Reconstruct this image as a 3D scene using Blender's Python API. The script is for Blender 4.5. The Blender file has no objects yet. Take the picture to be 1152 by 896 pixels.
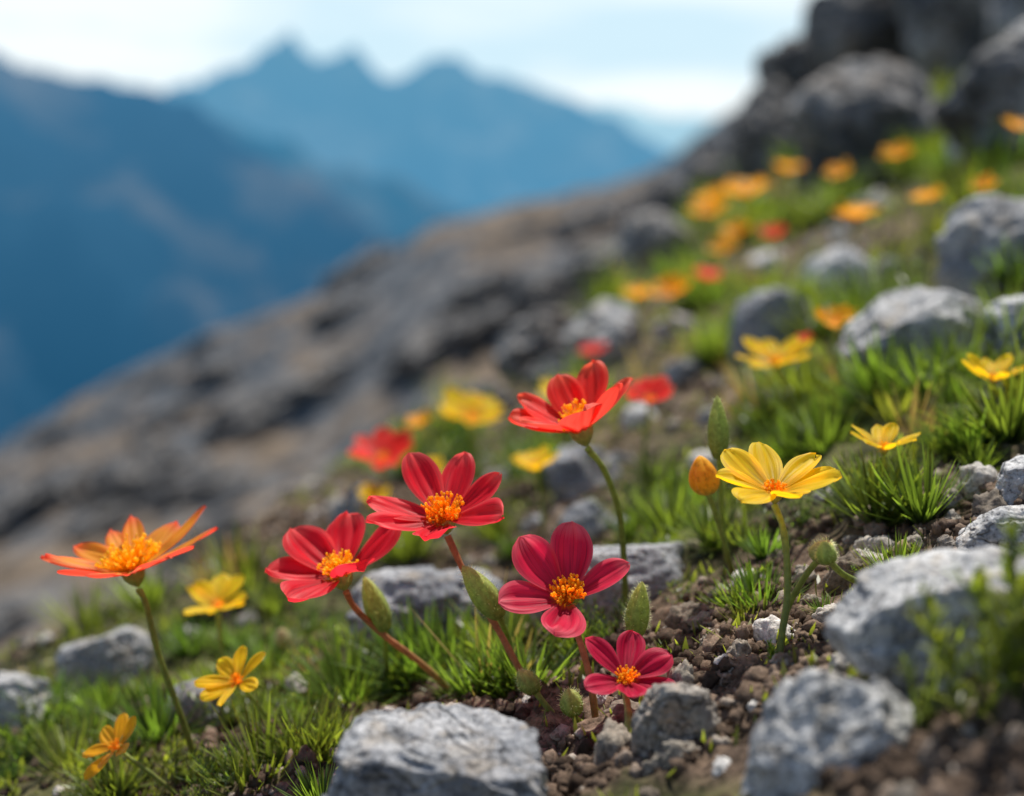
import bpy, bmesh, math, random
import numpy as np
from mathutils import Vector, Matrix
rng = np.random.default_rng(7); random.seed(7)
scene = bpy.context.scene
COL = scene.collection
# ------------------------------------------------------------ camera
FPX = 1600.0; TH = math.radians(7.8)
ct, st = math.cos(TH), math.sin(TH)
cd = bpy.data.cameras.new("camera"); cam = bpy.data.objects.new("camera", cd); COL.objects.link(cam)
cam.rotation_euler = (math.radians(90) - TH, 0, 0)
cd.lens = 50; cd.sensor_width = 36; cd.clip_start = 0.01; cd.clip_end = 40000
cd.dof.use_dof = True; cd.dof.focus_distance = 0.46; cd.dof.aperture_fstop = 5.4
scene.camera = cam

def pdir(px, py):
    u = (px - 576) / FPX; v = (448 - py) / FPX
    dy = ct + v * st; dz = -st + v * ct
    return u / dy, dz / dy
def P(px, py, y):
    a, w = pdir(px, py); return Vector((a * y, y, w * y))
def topix(x, y, z):
    dc = y * ct - z * st; up = y * st + z * ct
    dc = np.maximum(dc, 1e-4)
    return 576 + FPX * x / dc, 448 - FPX * up / dc
# ------------------------------------------------------------ noise
def _h(i, j, k):
    n = (i.astype(np.int64) * 374761393 + j.astype(np.int64) * 668265263 + k.astype(np.int64) * 1442695041) & 0xffffffff
    n = ((n ^ (n >> 13)) * 1274126177) & 0xffffffff
    n = ((n ^ (n >> 15)) * 2246822519) & 0xffffffff
    return ((n ^ (n >> 16)) & 0xffff) / 32767.5 - 1.0
def vn(x, y, z):
    i = np.floor(x); j = np.floor(y); k = np.floor(z)
    fx, fy, fz = x - i, y - j, z - k
    fx = fx*fx*fx*(fx*(fx*6-15)+10); fy = fy*fy*fy*(fy*(fy*6-15)+10); fz = fz*fz*fz*(fz*(fz*6-15)+10)
    r = 0
    for a in (0, 1):
        for b in (0, 1):
            for c in (0, 1):
                w = (fx if a else 1-fx) * (fy if b else 1-fy) * (fz if c else 1-fz)
                r = r + w * _h(i+a, j+b, k+c)
    return r
def fbm(x, y, z, o=4, g=.5):
    s = 0; a = 1; f = 1
    for q in range(o):
        s = s + a * vn(x*f+13.7*q, y*f-7.1*q, z*f+3.3*q); a *= g; f *= 2.03
    return s
def sstep(a, b, x):
    t = np.clip((x-a)/(b-a), 0, 1); return t*t*(3-2*t)
# ------------------------------------------------------------ terrain height
def edge_dist(x, y):
    ye = np.where(x > 0, 1.5+5*x, np.clip(1.5+6*(x+.10), .82, 1.5))
    return y-ye
def H(x, y, fine=True):
    x = np.atleast_1d(np.asarray(x, float)); y = np.atleast_1d(np.asarray(y, float))
    r = np.hypot(x, y)
    xr = np.where(x > 0, 60*np.tanh(x/60), x)
    z = -.17 - .02*y + .44*xr + .18*np.clip(-x, 0, .25)
    t = np.maximum(edge_dist(x, y), 0)
    dr = 1-np.exp(-t*.6)
    z = z - 1.85*dr
    z = z - .4*np.maximum(y-170, 0)
    a_ = x/np.maximum(y, .01)
    z = z + y*dr*(-.022*np.exp(-((a_-.10)/.07)**2) + .014*np.exp(-((a_+.05)/.05)**2))*sstep(4, 12, y)
    zero = x*0
    fw = dr*sstep(.6, 3.5, t)
    for lam, amp in ((40, .035), (18, .05), (9, .065), (4.2, .06), (2.0, .045), (1.0, .028), (.45, .02)):
        m = sstep(lam*.9, lam*2.2, r)
        if m.max() > 0:
            wx = x + .3*lam*vn(x/lam*.7+9.1, y/lam*.7, zero+2*lam)
            n = vn(wx/lam*.6+3.1, y/lam+8.7, zero+lam)
            n2 = .7 - 1.6*np.abs(vn(x/lam*1.3-5.1, y/lam*1.3+2.7, zero+lam*1.7))
            cr = np.clip(3.2*vn(wx/lam*.35+1.7, y/lam*.9-4.4, zero+lam*.3)-.5, -1, 1)
            z = z + amp*lam*m*((.6*n+.6*n2)*(1+.5*fw)+1.35*cr*fw)
    z = z + .006*vn(x/.11, y/.11, zero)
    if fine:
        m = r < 5
        xx, yy = x[m], y[m]; q = zero[m]
        f = 0
        for lam, amp in ((.045, .005), (.02, .004), (.009, .0024), (.0042, .0010)):
            v_ = vn(xx/lam, yy/lam, q+lam*100)
            f = f + amp*(1-2*np.abs(v_))*(.8)
        z[m] += f * (1-sstep(3, 5, r[m]))
    fl = -900 + 25*vn(x/600, y/600, zero)
    return np.maximum(z, fl)
YS = np.concatenate([np.arange(.2, 2, .002), np.exp(np.linspace(math.log(2), math.log(400), 1600))])
def ray(px, py, off=0.0, dmax=400):
    a, w = pdir(px, py)
    g = H(a*YS, YS, False) + off
    hit = np.nonzero(w*YS < g)[0]
    return float(min(YS[hit[0]], dmax)) if len(hit) else None
SOIL = [(800, 790, 165, 100), (905, 650, 80, 45), (1085, 560, 55, 36), (770, 700, 55, 30), (650, 850, 60, 50), (1010, 720, 100, 50)]
def grassmask(x, y, z):
    px, py = topix(x, y, z)
    s = np.zeros_like(px)
    for cx, cy, rx, ry in SOIL:
        s = np.maximum(s, 1-sstep(.75, 1.15, np.sqrt(((px-cx)/rx)**2+((py-cy)/ry)**2)))
    s = s * (y > 0)
    n = sstep(-.35, .25, fbm(x/.12, y/.12, x*0+5, 3))
    return np.clip((.2+.8*n)*(1-s), 0, 1)
# ------------------------------------------------------------ mesh helpers
def mesh_np(name, V, F, uv=None, smooth=True):
    V = np.asarray(V, np.float32); F = np.asarray(F, np.int32)
    me = bpy.data.meshes.new(name); k = F.shape[1]
    me.vertices.add(len(V)); me.vertices.foreach_set("co", V.ravel())
    me.loops.add(F.size); me.loops.foreach_set("vertex_index", F.ravel())
    me.polygons.add(len(F)); me.polygons.foreach_set("loop_start", np.arange(0, F.size, k, dtype=np.int32))
    me.polygons.foreach_set("use_smooth", np.full(len(F), smooth, dtype=bool))
    if uv is not None:
        l = me.uv_layers.new(name="UVMap"); l.data.foreach_set("uv", np.asarray(uv, np.float32)[F.ravel()].ravel())
    me.update(calc_edges=True); me.validate()
    return me
def obj(name, me, mat=None, parent=None, **kw):
    o = bpy.data.objects.new(name, me); COL.objects.link(o)
    if mat is not None and me is not None and len(me.materials) == 0: me.materials.append(mat)
    if parent is not None: o.parent = parent
    for k, v in kw.items(): o[k] = v
    return o
def grid_faces(n, m, off=0):
    i = np.arange(n-1)[:, None]*m + np.arange(m-1)[None, :]
    i = i.ravel()+off
    return np.stack([i, i+1, i+m+1, i+m], 1)
ICO = {}
def ico(l):
    if l not in ICO:
        b = bmesh.new(); bmesh.ops.create_icosphere(b, subdivisions=l, radius=1)
        b.verts.ensure_lookup_table()
        ICO[l] = (np.array([v.co[:] for v in b.verts]), np.array([[v.index for v in f.verts] for f in b.faces])); b.free()
    return ICO[l]
class Acc:
    def __init__(s): s.V = []; s.F = []; s.U = []; s.n = 0
    def add(s, V, F, U):
        s.V.append(np.asarray(V)); s.F.append(np.asarray(F)+s.n); s.U.append(np.asarray(U)); s.n += len(V)
    def mesh(s, name): return mesh_np(name, np.concatenate(s.V), np.concatenate(s.F), np.concatenate(s.U))
# ------------------------------------------------------------ materials
def newmat(name):
    m = bpy.data.materials.new(name); m.use_nodes = True
    m.cycles.emission_sampling = 'NONE'
    nt = m.node_tree; nt.nodes.clear()
    def N(t):
        return nt.nodes.new(t)
    def L(a, b): nt.links.new(a, b)
    out = N("ShaderNodeOutputMaterial")
    return m, N, L, out
def ramp(N, pts):
    r = N("ShaderNodeValToRGB")
    e = r.color_ramp.elements
    while len(e) < len(pts): e.new(.5)
    for i, (p, c) in enumerate(pts):
        e[i].position = p; e[i].color = tuple(c)[:3]+(1,) if hasattr(c, '__len__') else (c, c, c, 1)
    return r
def noise(N, L, vec, scale, detail=5, rough=.55, dist=0):
    n = N("ShaderNodeTexNoise"); n.inputs["Scale"].default_value = scale; n.inputs["Detail"].default_value = detail
    n.inputs["Roughness"].default_value = rough; n.inputs["Distortion"].default_value = dist
    if vec is not None: L(vec, n.inputs["Vector"])
    return n
def mixc(N, L, f, a, b, mode='MIX'):
    m = N("ShaderNodeMix"); m.data_type = 'RGBA'; m.blend_type = mode
    for s, v in ((0, f), (6, a), (7, b)):
        if isinstance(v, (int, float)): m.inputs[s].default_value = v
        elif isinstance(v, tuple): m.inputs[s].default_value = v[:3]+(1,)
        else: L(v, m.inputs[s])
    return m.outputs[2]
def mth(N, L, op, a, b=None, clamp=False):
    m = N("ShaderNodeMath"); m.operation = op; m.use_clamp = clamp
    for s, v in ((0, a), (1, b)):
        if v is None: continue
        if isinstance(v, (int, float)): m.inputs[s].default_value = v
        else: L(v, m.inputs[s])
    return m.outputs[0]
def bsdf(N, L, col, rough=.8, spec=.3, normal=None):
    b = N("ShaderNodeBsdfPrincipled")
    if isinstance(col, tuple): b.inputs["Base Color"].default_value = col[:3]+(1,)
    else: L(col, b.inputs["Base Color"])
    b.inputs["Roughness"].default_value = rough; b.inputs["Specular IOR Level"].default_value = spec
    if normal is not None: L(normal, b.inputs["Normal"])
    return b
def bump(N, L, h, dist, strength=1.0, prev=None):
    b = N("ShaderNodeBump"); b.inputs["Distance"].default_value = dist; b.inputs["Strength"].default_value = strength
    L(h, b.inputs["Height"])
    if prev is not None: L(prev, b.inputs["Normal"])
    return b.outputs[0]
def ramp_out(N, L, src, pts):
    r = ramp(N, pts); L(src if not hasattr(src, 'outputs') else src.outputs[0], r.inputs[0]); return r.outputs[0]

def rock_mat(name, lo, hi, warm, sc=1.0):
    m, N, L, out = newmat(name)
    tc = N("ShaderNodeTexCoord"); oi = N("ShaderNodeObjectInfo")
    v = N("ShaderNodeVectorMath"); v.operation = 'ADD'
    L(tc.outputs["Object"], v.inputs[0]); L(oi.outputs["Location"], v.inputs[1]); v = v.outputs[0]
    n1 = noise(N, L, v, 34*sc, 6, .65); n2 = noise(N, L, v, 480*sc, 4, .8); n3 = noise(N, L, v, 85*sc, 5, .65, .6)
    c = mixc(N, L, ramp_out(N, L, n1, [(.40, 0.), (.60, 1.)]), lo, hi)
    c = mixc(N, L, ramp_out(N, L, n3, [(.52, 0.), (.68, .8)]), c, warm)
    sp = ramp_out(N, L, n2, [(.36, .22), (.46, .85), (.56, 1.), (.64, 1.4)])
    c = mixc(N, L, 1.0, c, sp, 'MULTIPLY')
    wv = noise(N, L, v, 22*sc, 3, .5, 1.5)
    cr = mth(N, L, 'ABSOLUTE', mth(N, L, 'SUBTRACT', wv.outputs[0], .5))
    crm = ramp_out(N, L, cr, [(0., .35), (.010, .9), (.018, 1.)])
    c = mixc(N, L, 1.0, c, crm, 'MULTIPLY')
    nb = bump(N, L, n3.outputs[0], .0024/sc, 1.)
    nb = bump(N, L, n2.outputs[0], .00036/sc, 1., nb)
    nb = bump(N, L, crm, .0006/sc, 1., nb)
    L(bsdf(N, L, c, .8, .3, nb).outputs[0], out.inputs[0])
    return m
M_LIGHT = rock_mat("rock_light", (.28, .285, .295), (.68, .67, .65), (.50, .43, .34))
M_WHITE = rock_mat("rock_white", (.58, .58, .58), (.84, .835, .82), (.70, .65, .57))
M_GREY = rock_mat("rock_grey", (.16, .17, .19), (.46, .46, .465), (.35, .30, .24))
M_BROWN = rock_mat("rock_brown", (.18, .155, .13), (.45, .41, .36), (.35, .25, .17))
M_BOULD = rock_mat("boulder_grey", (.12, .125, .13), (.50, .49, .475), (.36, .29, .22), .12)
M_BOULDD = rock_mat("boulder_dark", (.05, .05, .055), (.28, .27, .255), (.23, .18, .13), .12)
M_BOULDL = rock_mat("boulder_light", (.24, .25, .26), (.58, .575, .56), (.44, .37, .29), .3)
M_CRAG = rock_mat("crag_rock", (.055, .06, .068), (.30, .295, .285), (.27, .21, .15), .03)

def leaf_mat(name, base, tip, dark=.4, trans=.48):
    m, N, L, out = newmat(name)
    uv = N("ShaderNodeUVMap"); sx = N("ShaderNodeSeparateXYZ"); L(uv.outputs[0], sx.inputs[0])
    oi = N("ShaderNodeObjectInfo")
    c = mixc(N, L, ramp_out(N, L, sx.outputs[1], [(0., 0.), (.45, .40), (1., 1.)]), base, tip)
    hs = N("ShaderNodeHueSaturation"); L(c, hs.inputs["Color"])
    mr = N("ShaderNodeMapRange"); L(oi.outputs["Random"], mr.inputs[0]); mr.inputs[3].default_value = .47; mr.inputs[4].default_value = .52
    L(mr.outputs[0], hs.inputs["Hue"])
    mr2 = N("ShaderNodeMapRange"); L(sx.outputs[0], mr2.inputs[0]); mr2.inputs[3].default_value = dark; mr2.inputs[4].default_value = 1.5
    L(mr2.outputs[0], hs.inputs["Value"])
    b = bsdf(N, L, hs.outputs[0], .36, .5)
    t = N("ShaderNodeBsdfTranslucent"); L(mixc(N, L, 1.0, hs.outputs[0], (1.8, 1.85, .8), 'MULTIPLY'), t.inputs[0])
    mx = N("ShaderNodeMixShader"); mx.inputs[0].default_value = trans
    L(b.outputs[0], mx.inputs[1]); L(t.outputs[0], mx.inputs[2]); L(mx.outputs[0], out.inputs[0])
    return m
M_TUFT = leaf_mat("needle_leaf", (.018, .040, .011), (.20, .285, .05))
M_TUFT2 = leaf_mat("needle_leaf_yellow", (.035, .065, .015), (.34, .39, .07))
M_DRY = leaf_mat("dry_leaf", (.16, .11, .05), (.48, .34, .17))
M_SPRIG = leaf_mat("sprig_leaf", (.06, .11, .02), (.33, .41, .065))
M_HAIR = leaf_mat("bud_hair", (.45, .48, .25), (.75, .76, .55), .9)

def petal_mat(name, base, mid, tip, under, trans=.45, p0=.08, p1=.20, dark=.6):
    m, N, L, out = newmat(name)
    uv = N("ShaderNodeUVMap"); sx = N("ShaderNodeSeparateXYZ"); L(uv.outputs[0], sx.inputs[0])
    mp = N("ShaderNodeMapping"); mp.inputs["Scale"].default_value = (16, 1.3, 1); L(uv.outputs[0], mp.inputs[0])
    oi = N("ShaderNodeObjectInfo")
    n = noise(N, L, mp.outputs[0], 1.0, 3, .6)
    n.noise_dimensions = '4D'; L(mth(N, L, 'MULTIPLY', oi.outputs["Random"], 40.), n.inputs["W"])
    dk = tuple(x*.62 for x in mid)
    c = ramp(N, [(0., base), (p0, base), (p1, dk), (.55, mid), (.75, mid), (1., tip)])
    vv = mth(N, L, 'ADD', sx.outputs[1], mth(N, L, 'MULTIPLY', mth(N, L, 'SUBTRACT', n.outputs[0], .5), .3))
    L(vv, c.inputs[0])
    st_ = ramp_out(N, L, n, [(.3, dark), (.5, 1.), (.7, 1.10)])
    top = mixc(N, L, 1.0, c.outputs[0], st_, 'MULTIPLY')
    e = mth(N, L, 'ABSOLUTE', mth(N, L, 'SUBTRACT', sx.outputs[0], .5))
    top = mixc(N, L, ramp_out(N, L, e, [(.38, 0.), (.5, .6)]), top, tip)
    g = N("ShaderNodeNewGeometry")
    colr = mixc(N, L, g.outputs["Backfacing"], top, mixc(N, L, 1.0, under, st_, 'MULTIPLY'))
    nb = bump(N, L, n.outputs[0], .00028, 1.)
    b = bsdf(N, L, colr, .5, .28, nb)
    t = N("ShaderNodeBsdfTranslucent"); L(mixc(N, L, 1.0, colr, (1.8, 1.8, 1.7), 'MULTIPLY'), t.inputs[0])
    mx = N("ShaderNodeMixShader"); mx.inputs[0].default_value = trans
    L(b.outputs[0], mx.inputs[1]); L(t.outputs[0], mx.inputs[2]); L(mx.outputs[0], out.inputs[0])
    return m
MP_RED = petal_mat("petal_red", (.92, .22, .02), (.84, .012, .032), (.95, .12, .12), (.80, .03, .05))
MP_REDO = petal_mat("petal_scarlet", (.95, .30, .02), (.90, .026, .018), (.96, .15, .08), (.84, .06, .04))
MP_PINK = petal_mat("petal_rose", (.92, .18, .04), (.76, .018, .075), (.90, .14, .20), (.72, .05, .11))
MP_CRIM = petal_mat("petal_magenta", (.75, .10, .03), (.58, .008, .060), (.74, .06, .13), (.55, .025, .07))
MP_ORNG = petal_mat("petal_orange", (.95, .58, .04), (.95, .36, .03), (.93, .13, .06), (.86, .08, .045), .45, .14, .38)
MP_YEL = petal_mat("petal_yellow", (.93, .46, .01), (.96, .63, .010), (.97, .72, .03), (.94, .56, .01), .45, dark=.72)
MP_YELO = petal_mat("petal_golden", (.93, .32, .01), (.96, .46, .01), (.97, .54, .02), (.93, .40, .01), .45, dark=.72)
def simple_uv_mat(name, pts, rough=.5, nz=300, trans=0.0, bd=.00015):
    m, N, L, out = newmat(name)
    uv = N("ShaderNodeUVMap"); sx = N("ShaderNodeSeparateXYZ"); L(uv.outputs[0], sx.inputs[0])
    tc = N("ShaderNodeTexCoord"); n = noise(N, L, tc.outputs["Object"], nz, 3, .6)
    c = ramp_out(N, L, sx.outputs[1], pts)
    c = mixc(N, L, 1.0, c, ramp_out(N, L, n, [(.25, .6), (.5, 1.), (.75, 1.3)]), 'MULTIPLY')
    b = bsdf(N, L, c, rough, .3, bump(N, L, n.outputs[0], bd, .8))
    if trans:
        t = N("ShaderNodeBsdfTranslucent"); L(mixc(N, L, 1.0, c, (1.5, 1.5, 1.2), 'MULTIPLY'), t.inputs[0])
        mx = N("ShaderNodeMixShader"); mx.inputs[0].default_value = trans
        L(b.outputs[0], mx.inputs[1]); L(t.outputs[0], mx.inputs[2]); L(mx.outputs[0], out.inputs[0])
    else: L(b.outputs[0], out.inputs[0])
    return m
M_STAM = simple_uv_mat("stamen_yellow", [(0., (.92, .48, .01)), (.5, (.98, .62, .015)), (1., (.99, .78, .05))], .6, trans=.35)
M_STAMO = simple_uv_mat("stamen_orange", [(0., (.92, .34, .01)), (.5, (.98, .50, .012)), (1., (.99, .66, .03))], .6, trans=.35)
M_STEMG = simple_uv_mat("stem_green", [(0., (.18, .17, .045)), (.4, (.24, .30, .07)), (1., (.36, .44, .10))], .5, 400, .25)
M_STEMR = simple_uv_mat("stem_reddish", [(0., (.30, .25, .08)), (.45, (.52, .24, .11)), (1., (.46, .18, .08))], .5, 400, .25)
M_BUDG = simple_uv_mat("bud_green", [(0., (.22, .30, .07)), (.6, (.40, .50, .13)), (1., (.52, .54, .18))], .55, 600, .3)
M_BUDO = simple_uv_mat("bud_orange", [(0., (.40, .40, .07)), (.3, (.86, .48, .03)), (.6, (.95, .42, .02)), (1., (.96, .56, .04))], .5, 500, .3)
M_BUDP = simple_uv_mat("bud_brownish", [(0., (.28, .34, .10)), (.5, (.46, .44, .20)), (1., (.58, .42, .24))], .6, 600, .2)

def terrain_mat():
    m, N, L, out = newmat("terrain")
    g = N("ShaderNodeNewGeometry"); pos = g.outputs["Position"]
    ln = N("ShaderNodeVectorMath"); ln.operation = 'LENGTH'; L(pos, ln.inputs[0]); dist = ln.outputs["Value"]
    n1 = noise(N, L, pos, 34, 6, .68); n2 = noise(N, L, pos, 300, 4, .75)
    soil = mixc(N, L, ramp_out(N, L, n1, [(.38, 0.), (.62, 1.)]), (.050, .034, .024), (.215, .152, .108))
    soil = mixc(N, L, 1.0, soil, ramp_out(N, L, n2, [(.35, .3), (.5, 1.), (.66, 1.7)]), 'MULTIPLY')
    at = N("ShaderNodeAttribute"); at.attribute_name = "grass"
    green = mixc(N, L, ramp_out(N, L, n1, [(.4, 0.), (.6, 1.)]), (.022, .028, .010), (.115, .125, .038))
    near = mixc(N, L, mth(N, L, 'MULTIPLY', at.outputs["Fac"], .8), soil, green)
    f1 = noise(N, L, pos, .16, 5, .62, .8); f2 = noise(N, L, pos, 1.3, 6, .72)
    brown = mixc(N, L, ramp_out(N, L, f2, [(.40, 0.), (.60, 1.)]), (.075, .06, .044), (.29, .22, .155))
    rock = mixc(N, L, ramp_out(N, L, f2, [(.42, 0.), (.60, 1.)]), (.03, .035, .044), (.22, .225, .23))
    sn = N("ShaderNodeSeparateXYZ"); L(g.outputs["Normal"], sn.inputs[0])
    rk = mth(N, L, 'ADD', f1.outputs[0], mth(N, L, 'MULTIPLY', mth(N, L, 'SUBTRACT', .87, sn.outputs[2]), 1.1))
    far = mixc(N, L, ramp_out(N, L, rk, [(.46, 0.), (.55, 1.)]), brown, rock)
    af = N("ShaderNodeAttribute"); af.attribute_name = "far"
    c = mixc(N, L, af.outputs["Fac"], near, far)
    nb = bump(N, L, n1.outputs[0], .004, .8); nb = bump(N, L, n2.outputs[0], .0006, 1., nb)
    nf = bump(N, L, f2.outputs[0], .16, 1.)
    mn = N("ShaderNodeMix"); mn.data_type = 'VECTOR'; L(af.outputs["Fac"], mn.inputs[0]); L(nb, mn.inputs[4]); L(nf, mn.inputs[5])
    b = bsdf(N, L, c, .95, .15, mn.outputs[1])
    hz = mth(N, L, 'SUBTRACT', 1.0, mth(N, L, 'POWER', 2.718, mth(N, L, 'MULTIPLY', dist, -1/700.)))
    em = N("ShaderNodeEmission"); em.inputs[0].default_value = (.02, .085, .16, 1); em.inputs[1].default_value = 1  # distance haze painted over the ground as a blue glow
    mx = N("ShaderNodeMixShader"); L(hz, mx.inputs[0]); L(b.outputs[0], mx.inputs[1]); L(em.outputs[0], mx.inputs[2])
    L(mx.outputs[0], out.inputs[0])
    return m
# ------------------------------------------------------------ terrain
dense = np.arange(-.48, .4801, .0042)
left = np.concatenate([np.linspace(-math.pi, -1.2, 20), np.linspace(-1.15, -.50, 24)])
A = np.concatenate([left, dense, -left[::-1]])
R = np.concatenate([[.001, .05, .1, .15, .19], np.exp(np.arange(math.log(.22), math.log(1.3), .0042)),
                    np.exp(np.arange(math.log(1.3), math.log(6), .0065)), np.exp(np.arange(math.log(6), math.log(200), .01)), np.exp(np.arange(math.log(203), math.log(5500), .03))])
RR, AA = np.meshgrid(R, A, indexing='ij')
X = (RR*np.sin(AA)).ravel(); Y = (RR*np.cos(AA)).ravel()
Z = H(X, Y)
me = mesh_np("ground", np.stack([X, Y, Z], 1), grid_faces(len(R), len(A))[:, ::-1])
ga = me.attributes.new("grass", 'FLOAT', 'POINT'); ga.data.foreach_set("value", grassmask(X, Y, Z).astype(np.float32))
fa = np.maximum(sstep(.1, .9, edge_dist(X, Y)+.25*vn(X/.3, Y/.3, X*0)), sstep(5, 9, np.hypot(X, Y)))
ga = me.attributes.new("far", 'FLOAT', 'POINT'); ga.data.foreach_set("value", fa.astype(np.float32))
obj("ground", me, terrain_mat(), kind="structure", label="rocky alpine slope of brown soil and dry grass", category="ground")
# ------------------------------------------------------------ mountains
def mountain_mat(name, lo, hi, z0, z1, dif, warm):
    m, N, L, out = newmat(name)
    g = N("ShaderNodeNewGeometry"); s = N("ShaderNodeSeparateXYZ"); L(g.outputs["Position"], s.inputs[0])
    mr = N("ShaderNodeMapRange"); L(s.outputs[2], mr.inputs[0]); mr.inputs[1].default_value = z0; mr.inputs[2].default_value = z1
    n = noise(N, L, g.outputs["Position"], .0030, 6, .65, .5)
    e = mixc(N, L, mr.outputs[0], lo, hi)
    em = N("ShaderNodeEmission"); L(e, em.inputs[0])  # blue airlight haze painted as a glow, graded by height
    b = bsdf(N, L, mixc(N, L, ramp_out(N, L, n, [(.50, 0.), (.66, 1.)]), dif, warm), 1, 0)  # warm brownish noise patches put sunlit areas into the surface colour
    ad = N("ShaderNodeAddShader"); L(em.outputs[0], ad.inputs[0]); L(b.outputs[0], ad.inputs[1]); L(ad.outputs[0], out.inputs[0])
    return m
def mountain(prof, D, ext, mat, label, seed, amp):
    pxs = np.arange(prof[0][0], prof[-1][0], 4.0)
    pys = np.interp(pxs, [p[0] for p in prof], [p[1] for p in prof])
    pys = pys + 6*fbm(pxs/30, pxs*0+seed, pxs*0, 4, .6)
    u = (pxs-576)/FPX; v = (448-pys)/FPX; w = (-st+v*ct)/(ct+v*st)
    s = np.linspace(-1, .6, 130)
    Xg = np.repeat((u*D)[:, None], len(s), 1); S_ = np.repeat(s[None], len(pxs), 0)
    Yg = D + S_*ext
    ridge = (w*D)[:, None]; base = -930.
    f = 1-np.abs(S_)
    wx = Xg+.25*ext*vn(Xg/(ext*.4), Yg/(ext*.4)+seed, Xg*0)+.5*S_*ext*.6
    n = .7-np.abs(vn(wx/(ext*.20)+seed, Yg/(ext*.6), Xg*0+seed))*2.2
    n2 = fbm(Xg/(ext*.09)+seed, Yg/(ext*.11), Xg*0+seed, 4)
    Zg = base+(ridge-base)*f**1.25 + amp*(n*1.1+n2*.6)*np.minimum(1, np.abs(S_)*2.6)*np.minimum(1, f*4) + amp*.06*fbm(Xg/(ext*.05), Yg/(ext*.05), Xg*0, 3)
    me = mesh_np("mountain", np.stack([Xg.ravel(), Yg.ravel(), Zg.ravel()], 1), grid_faces(len(pxs), len(s)))
    obj("mountain", me, mat, kind="structure", label=label, category="mountain")
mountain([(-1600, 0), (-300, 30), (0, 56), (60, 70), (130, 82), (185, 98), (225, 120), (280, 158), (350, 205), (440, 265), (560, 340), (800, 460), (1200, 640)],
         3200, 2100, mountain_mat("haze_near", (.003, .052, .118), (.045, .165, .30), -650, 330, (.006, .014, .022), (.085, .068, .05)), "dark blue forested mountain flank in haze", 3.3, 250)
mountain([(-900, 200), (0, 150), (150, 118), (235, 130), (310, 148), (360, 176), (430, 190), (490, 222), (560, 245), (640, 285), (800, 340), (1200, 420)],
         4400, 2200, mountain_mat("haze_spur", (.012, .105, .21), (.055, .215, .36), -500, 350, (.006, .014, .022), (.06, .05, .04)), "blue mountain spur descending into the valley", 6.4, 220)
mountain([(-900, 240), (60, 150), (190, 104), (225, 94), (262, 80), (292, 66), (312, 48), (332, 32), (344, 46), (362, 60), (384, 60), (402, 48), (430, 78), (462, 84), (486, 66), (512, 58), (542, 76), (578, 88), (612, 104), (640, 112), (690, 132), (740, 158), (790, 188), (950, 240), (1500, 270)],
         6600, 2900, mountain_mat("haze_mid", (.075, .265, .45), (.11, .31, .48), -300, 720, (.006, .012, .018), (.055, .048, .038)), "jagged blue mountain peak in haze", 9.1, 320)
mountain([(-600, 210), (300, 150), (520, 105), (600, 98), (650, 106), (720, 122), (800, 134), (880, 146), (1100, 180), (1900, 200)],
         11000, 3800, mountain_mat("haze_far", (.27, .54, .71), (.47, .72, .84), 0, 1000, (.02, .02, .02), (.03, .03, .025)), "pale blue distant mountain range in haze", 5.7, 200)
# ------------------------------------------------------------ rocks
def rock_mesh(seed, rx, ry, rz, lvl, flat=0.0, sharp=30, rough=1.0, blocky=.8, warp=.06):
    r0 = np.random.default_rng(seed)
    V, F = ico(lvl); V = V.copy()
    K = 14; nrm = r0.normal(size=(K, 3)); nrm /= np.linalg.norm(nrm, axis=1)[:, None]
    h = r0.uniform(.74, 1.02, K) if not flat else r0.uniform(.84, 1.08, K)
    ax = np.array([[1, 0, 0], [-1, 0, 0], [0, 1, 0], [0, -1, 0], [0, 0, 1], [0, 0, -1.]])+r0.uniform(-.42, .42, (6, 3))*(.4 if flat else 1)
    ax /= np.linalg.norm(ax, axis=1)[:, None]
    nrm = np.vstack([nrm, ax]); h = np.concatenate([h, r0.uniform(.64, .84, 6)/blocky])
    o = r0.uniform(-50, 50, 3)
    Vw = V + .05*np.stack([vn(V[:, 0]*2.2+o[0]+k_*9, V[:, 1]*2.2+o[1], V[:, 2]*2.2+o[2]) for k_ in range(3)], 1)
    dd = np.maximum(Vw @ nrm.T, 0)/h
    rad = ((dd**sharp).sum(1)+.02)**(-1/sharp)
    a1 = vn(V[:, 0]*3.1+o[0], V[:, 1]*3.1+o[1], V[:, 2]*4.5+o[2])
    a2 = vn(V[:, 0]*7.1+o[2], V[:, 1]*7.1+o[1], V[:, 2]*8.5+o[0])
    rad *= 1+rough*(warp*fbm(V[:, 0]*1.6+o[0], V[:, 1]*1.6+o[1], V[:, 2]*1.6+o[2], 2)
                    + .020*fbm(V[:, 0]*6+o[0], V[:, 1]*6+o[1], V[:, 2]*6+o[2], 6, .56)
                    + .04*np.clip(a1*10, -1, 1) + .012*np.clip(a2*8, -1, 1)
                    - .06*np.maximum(0, .08-np.abs(vn(V[:, 0]*2.6+o[1], V[:, 1]*2.6, V[:, 2]*3.6+o[2])))*10)
    V = V*rad[:, None]
    V -= (V.max(0)+V.min(0))/2
    V /= np.abs(V).max(0)
    V *= np.array([rx, ry, rz])
    return mesh_np("rock", V, F)
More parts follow.
